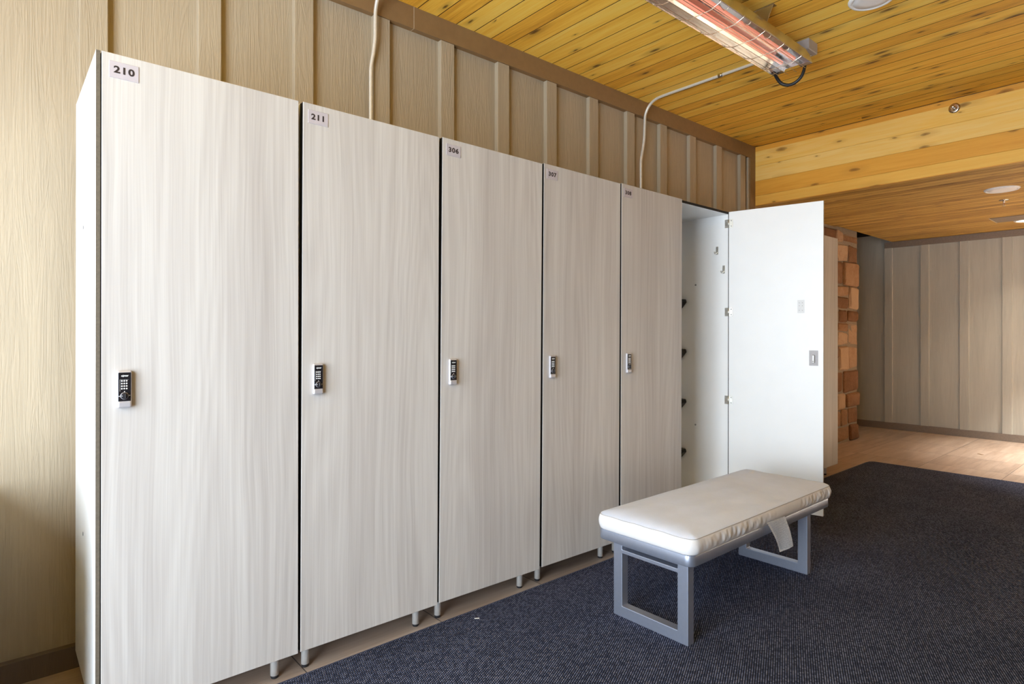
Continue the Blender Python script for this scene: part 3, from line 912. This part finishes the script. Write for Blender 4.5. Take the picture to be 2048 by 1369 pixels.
outer = [(-hw-0.001, -0.004), (-hw-0.001, 0.004), (-0.098, 0.052), (-0.076, 0.092), (0.076, 0.092), (0.098, 0.052), (hw+0.001, 0.004), (hw+0.001, -0.004)]
sheet(outer, hx0, hx1, M['steel'], 0.0012).build('housing', ht)
for xe in (hx0-0.001, hx1-0.001):
    e = MB()
    e.prism([(-hw, -0.003), (-0.098, 0.052), (-0.076, 0.092), (0.076, 0.092), (0.098, 0.052), (hw, -0.003), (hw, 0.004), (0.052, 0.004), (0.040, 0.020), (-0.040, 0.020), (-0.052, 0.004), (-hw, 0.004)][0:1] +
            [(-0.098, 0.052), (-0.076, 0.092), (0.076, 0.092), (0.098, 0.052), (hw, -0.003), (0.050, -0.003), (0.040, 0.012), (-0.040, 0.012), (-0.050, -0.003)], 'x', xe-O.x, xe+0.002-O.x, M['steel'])
    # turned-in flange under the end
    sgn = 1 if xe > 3 else -1
    for ya, yb in ((-hw, -0.050), (0.050, hw)):
        e.box(min(0, -sgn*0.030)+xe-O.x, max(0, -sgn*0.030)+xe-O.x+0.002, ya, yb, -0.0045, -0.003, M['steel'])
    e.build('end_cap', ht)
for yt in (-0.036, 0.036):
    tb = MB().cyl(hloc(hx0+0.05, 0, 0)[0:1]+(yt, 0.030), (hx1-0.062-O.x, yt, 0.030), 0.0115, M['quartz'], 18).build('heating_tube', ht)
    for xa, xb in ((hx1-0.062, hx1-0.012), (hx0+0.012, hx0+0.05)):
        MB().cyl((xa-O.x, yt, 0.030), (xb-O.x, yt, 0.030), 0.0105, M['ceramic'], 18).build('tube_end', tb)
# guard
gd = MB()
for yw, zw in ((-0.075, -0.018), (-0.025, -0.026), (0.025, -0.026), (0.075, -0.018)):
    gd.cyl((hx0-O.x, yw, zw), (hx1-O.x, yw, zw), 0.0014, M['wire'], 8)
x = hx0+0.13
kq = 0
while x < hx1-0.08:
    gd.tube([(x-O.x, -hw-0.002, 0.003), (x-O.x, -hw+0.004, -0.006), (x-O.x, -0.060, -0.024), (x-O.x, 0.060, -0.024), (x-O.x, hw-0.004, -0.006), (x-O.x, hw+0.002, 0.003)], 0.0021, M['wire'], 8, 1)
    x += 0.212
gd.build('wire_guard', ht)
x = hx0+0.236
while x < hx1-0.05:
    MB().tube([(x-O.x, -0.094, 0.022), (x-O.x, -0.086, 0.008), (x-O.x, -0.066, 0.010), (x-O.x, -0.052, 0.030), (x-O.x, -0.040, 0.050)], 0.0022, M['wire'], 8, 4).build('support_clip', ht)
    x += 0.212
for xb in (2.42, 3.165):
    bk = MB()
    bk.prism([(-0.080, ZC-hz+0.004), (0.080, ZC-hz+0.004), (0.040, 0.120), (0.036, 0.088), (-0.036, 0.088), (-0.040, 0.120)], 'x', xb-O.x-0.0015, xb-O.x+0.0015, M['steel'])
    bk.box(xb-O.x-0.004, xb-O.x+0.032, -0.080, 0.080, ZC-hz-0.004, ZC-hz+0.002, M['steel'])
    bk.box(xb-O.x-0.002, xb-O.x+0.034, -0.040, 0.040, 0.090, 0.093, M['steel'])
    for yq in (-0.055, 0.055): bk.cyl((xb-O.x+0.016, yq, ZC-hz-0.008), (xb-O.x+0.016, yq, ZC-hz-0.004), 0.006, M['wire'], 12)
    bk.build('bracket', ht)
cb = [(3.548, 1.700, 2.838), (3.578, 1.700, 2.815), (3.605, 1.685, 2.785), (3.618, 1.650, 2.768), (3.622, 1.610, 2.772), (3.626, 1.575, 2.800), (3.632, 1.560, 2.850), (3.645, 1.565, 2.905), (3.670, 1.585, 2.955), (3.690, 1.600, 2.985)]
MB().tube([hloc(*p_) for p_ in cb], 0.0095, M['cable'], 12, 6).build('flexible_cable', ht)

jb = thing('junction_box', 'small grey metal junction box on the ceiling beside the heater end', 'junction box', (3.752, 1.608, ZC))
MB().box(-0.060, 0.060, -0.048, 0.048, -0.062, 0.0, M['boxgrey'], 0.002, 1).build('box', jb)
MB().box(-0.058, 0.058, -0.046, 0.046, -0.066, -0.0622, M['boxgrey'], 0.001, 1).build('cover_plate', jb)
for sx in (-0.035, 0.0, 0.035):
    MB().cyl((sx, -0.02, -0.069), (sx, -0.02, -0.066), 0.004, M['chrome'], 10).build('screw', jb)

# ------------------------------------------------------------------ ceiling fittings
def grille(name, label, loc, r, cat):
    t = thing(name, label, cat, loc)
    MB().lathe([(r*0.80, -0.0100), (r*0.86, -0.0135), (r*0.93, -0.0125), (r, -0.004), (r, 0.0), (r*0.80, 0.0)], M['discrim'], 48).build('rim', t)
    MB().lathe([(0, -0.0112), (r*0.5, -0.0110), (r*0.80, -0.0095), (r*0.80, -0.001), (0, -0.001)], M['disc'], 48).build('mesh_cover', t)
    return t
grille('ceiling_speaker', 'round white ceiling speaker beside the heater', (3.512, 1.160, ZC), 0.112, 'ceiling speaker')
grille('ceiling_speaker', 'round white ceiling speaker set in the lower ceiling past the beam', (6.425, 1.135, ZS), 0.122, 'ceiling speaker')
dl = thing('downlight', 'lit round downlight in the lower ceiling at the right edge', 'downlight', (8.395, 1.275, ZS))
MB().lathe([(0.080, -0.004), (0.086, -0.010), (0.105, -0.006), (0.108, 0.0), (0.080, 0.0)], M['discrim'], 40).build('trim_ring', dl)
MB().lathe([(0, -0.008), (0.06, -0.0075), (0.080, -0.005), (0.080, -0.001), (0, -0.001)], M['lamp'], 40).build('lens', dl)
ap = thing('access_panel', 'flat beige access panel in the lower ceiling next to the lit downlight', 'access panel', (8.14, 1.32, ZS))
MB().box(-0.175, 0.175, -0.24, 0.19, -0.006, -0.0005, M['far_trim'], 0.001, 1).build('panel', ap)
for y in (-0.245, 0.19): MB().box(-0.18, 0.18, y, y+0.005, -0.009, -0.0005, M['caulk']).build('frame', ap)

def sprinkler(label, loc, rot):
    t = thing('sprinkler', label, 'sprinkler', loc); t.rotation_euler = rot
    MB().lathe([(0, -0.002), (0.010, -0.0065), (0.026, -0.007), (0.036, -0.004), (0.038, 0.0), (0, 0.0)], M['chrome'], 32).build('escutcheon', t)
    MB().lathe([(0, -0.026), (0.008, -0.026), (0.0105, -0.022), (0.0105, -0.007), (0, -0.007)], M['chrome'], 20).build('body', t)
    fr = MB()
    for sx in (-1, 1): fr.tube([(sx*0.009, 0, -0.024), (sx*0.013, 0, -0.033), (sx*0.010, 0, -0.045), (sx*0.002, 0, -0.052)], 0.0024, M['chrome'], 8, 4)
    fr.build('frame_arm', t)
    MB().cyl((0, 0, -0.026), (0, 0, -0.048), 0.0022, M['glass_red'], 10).build('bulb', t)
    df = MB()
    df.lathe([(0, -0.055), (0.014, -0.0555), (0.0145, -0.054), (0.006, -0.052), (0, -0.052)], M['chrome'], 24)
    for q in range(8):
        a = q*PI/4; df.box(0.012, 0.017, -0.002, 0.002, -0.0555, -0.0545, M['chrome'], mat=Matrix.Rotation(a, 4, 'Z'))
    df.build('deflector', t)
    return t
sprinkler('chrome sidewall sprinkler sticking out of the pine beam', (XB, 1.250, 2.972), (0, PI/2, 0))
sprinkler('chrome pendent sprinkler hanging under the lower ceiling', (6.962, 1.215, ZS), (0, 0, 0))

# ------------------------------------------------------------------ light
W = bpy.data.worlds.new('World'); SC.world = W; W.use_nodes = True
nt = W.node_tree; bg = nt.nodes['Background']
sky = nt.nodes.new('ShaderNodeTexSky'); sky.sky_type = 'HOSEK_WILKIE'
sky.sun_direction = (0.3, 0.5, 0.8); sky.turbidity = 6.0
mx = nt.nodes.new('ShaderNodeMix'); mx.data_type = 'RGBA'; mx.inputs[0].default_value = 0.85
mx.inputs[7].default_value = (0.77, 0.885, 1.0, 1)
nt.links.new(sky.outputs[0], mx.inputs[6]); nt.links.new(mx.outputs[2], bg.inputs[0])
bg.inputs[1].default_value = 18.0

def portal(name, loc, rot, sx, sy):
    l = bpy.data.lights.new(name, 'AREA'); l.shape = 'RECTANGLE'; l.size = sx; l.size_y = sy
    l.cycles.is_portal = True
    o = bpy.data.objects.new(name, l); COL.objects.link(o); o.location = loc; o.rotation_euler = rot
portal('window_portal', (XL-0.02, (WIN_Y0+WIN_Y1)/2, (WIN_Z0+WIN_Z1)/2), (0, -PI/2, 0), WIN_Z1-WIN_Z0, WIN_Y1-WIN_Y0)

def lamp(name, loc, power, col, size=0.16, spread=95):
    l = bpy.data.lights.new(name, 'AREA'); l.shape = 'DISK'; l.size = size; l.energy = power; l.color = col; l.spread = math.radians(spread)
    o = bpy.data.objects.new(name, l); COL.objects.link(o); o.location = loc
    return o
lamp('downlight_lamp', (8.395, 1.275, ZS-0.013), 4, (1.0, 0.86, 0.68))
lamp('added_fill_lamp', (8.2, -0.4, ZS-0.013), 150, (1.0, 0.97, 0.92))  # added lamp without a fitting, brightens the far wall and floor
lamp('added_fill_lamp', (8.2, -2.3, ZS-0.013), 115, (1.0, 0.97, 0.92))  # second added lamp for the far end, also unseen

# ------------------------------------------------------------------ camera and view
cam = bpy.data.cameras.new('camera'); co = bpy.data.objects.new('camera', cam); COL.objects.link(co)
co.location = (0, 0, H_CAM)
co.rotation_euler = (PI/2, 0, -math.radians(90-49.214))
cam.sensor_width = 36; cam.lens = 1201.45/2048*36; cam.shift_y = -(684.5-667.22)/2048
cam.clip_start = 0.05
SC.camera = co
vs = SC.view_settings
vs.view_transform = 'Standard'; vs.look = 'None'; vs.gamma = 1.0; vs.use_curve_mapping = False
vs.exposure = 0.32
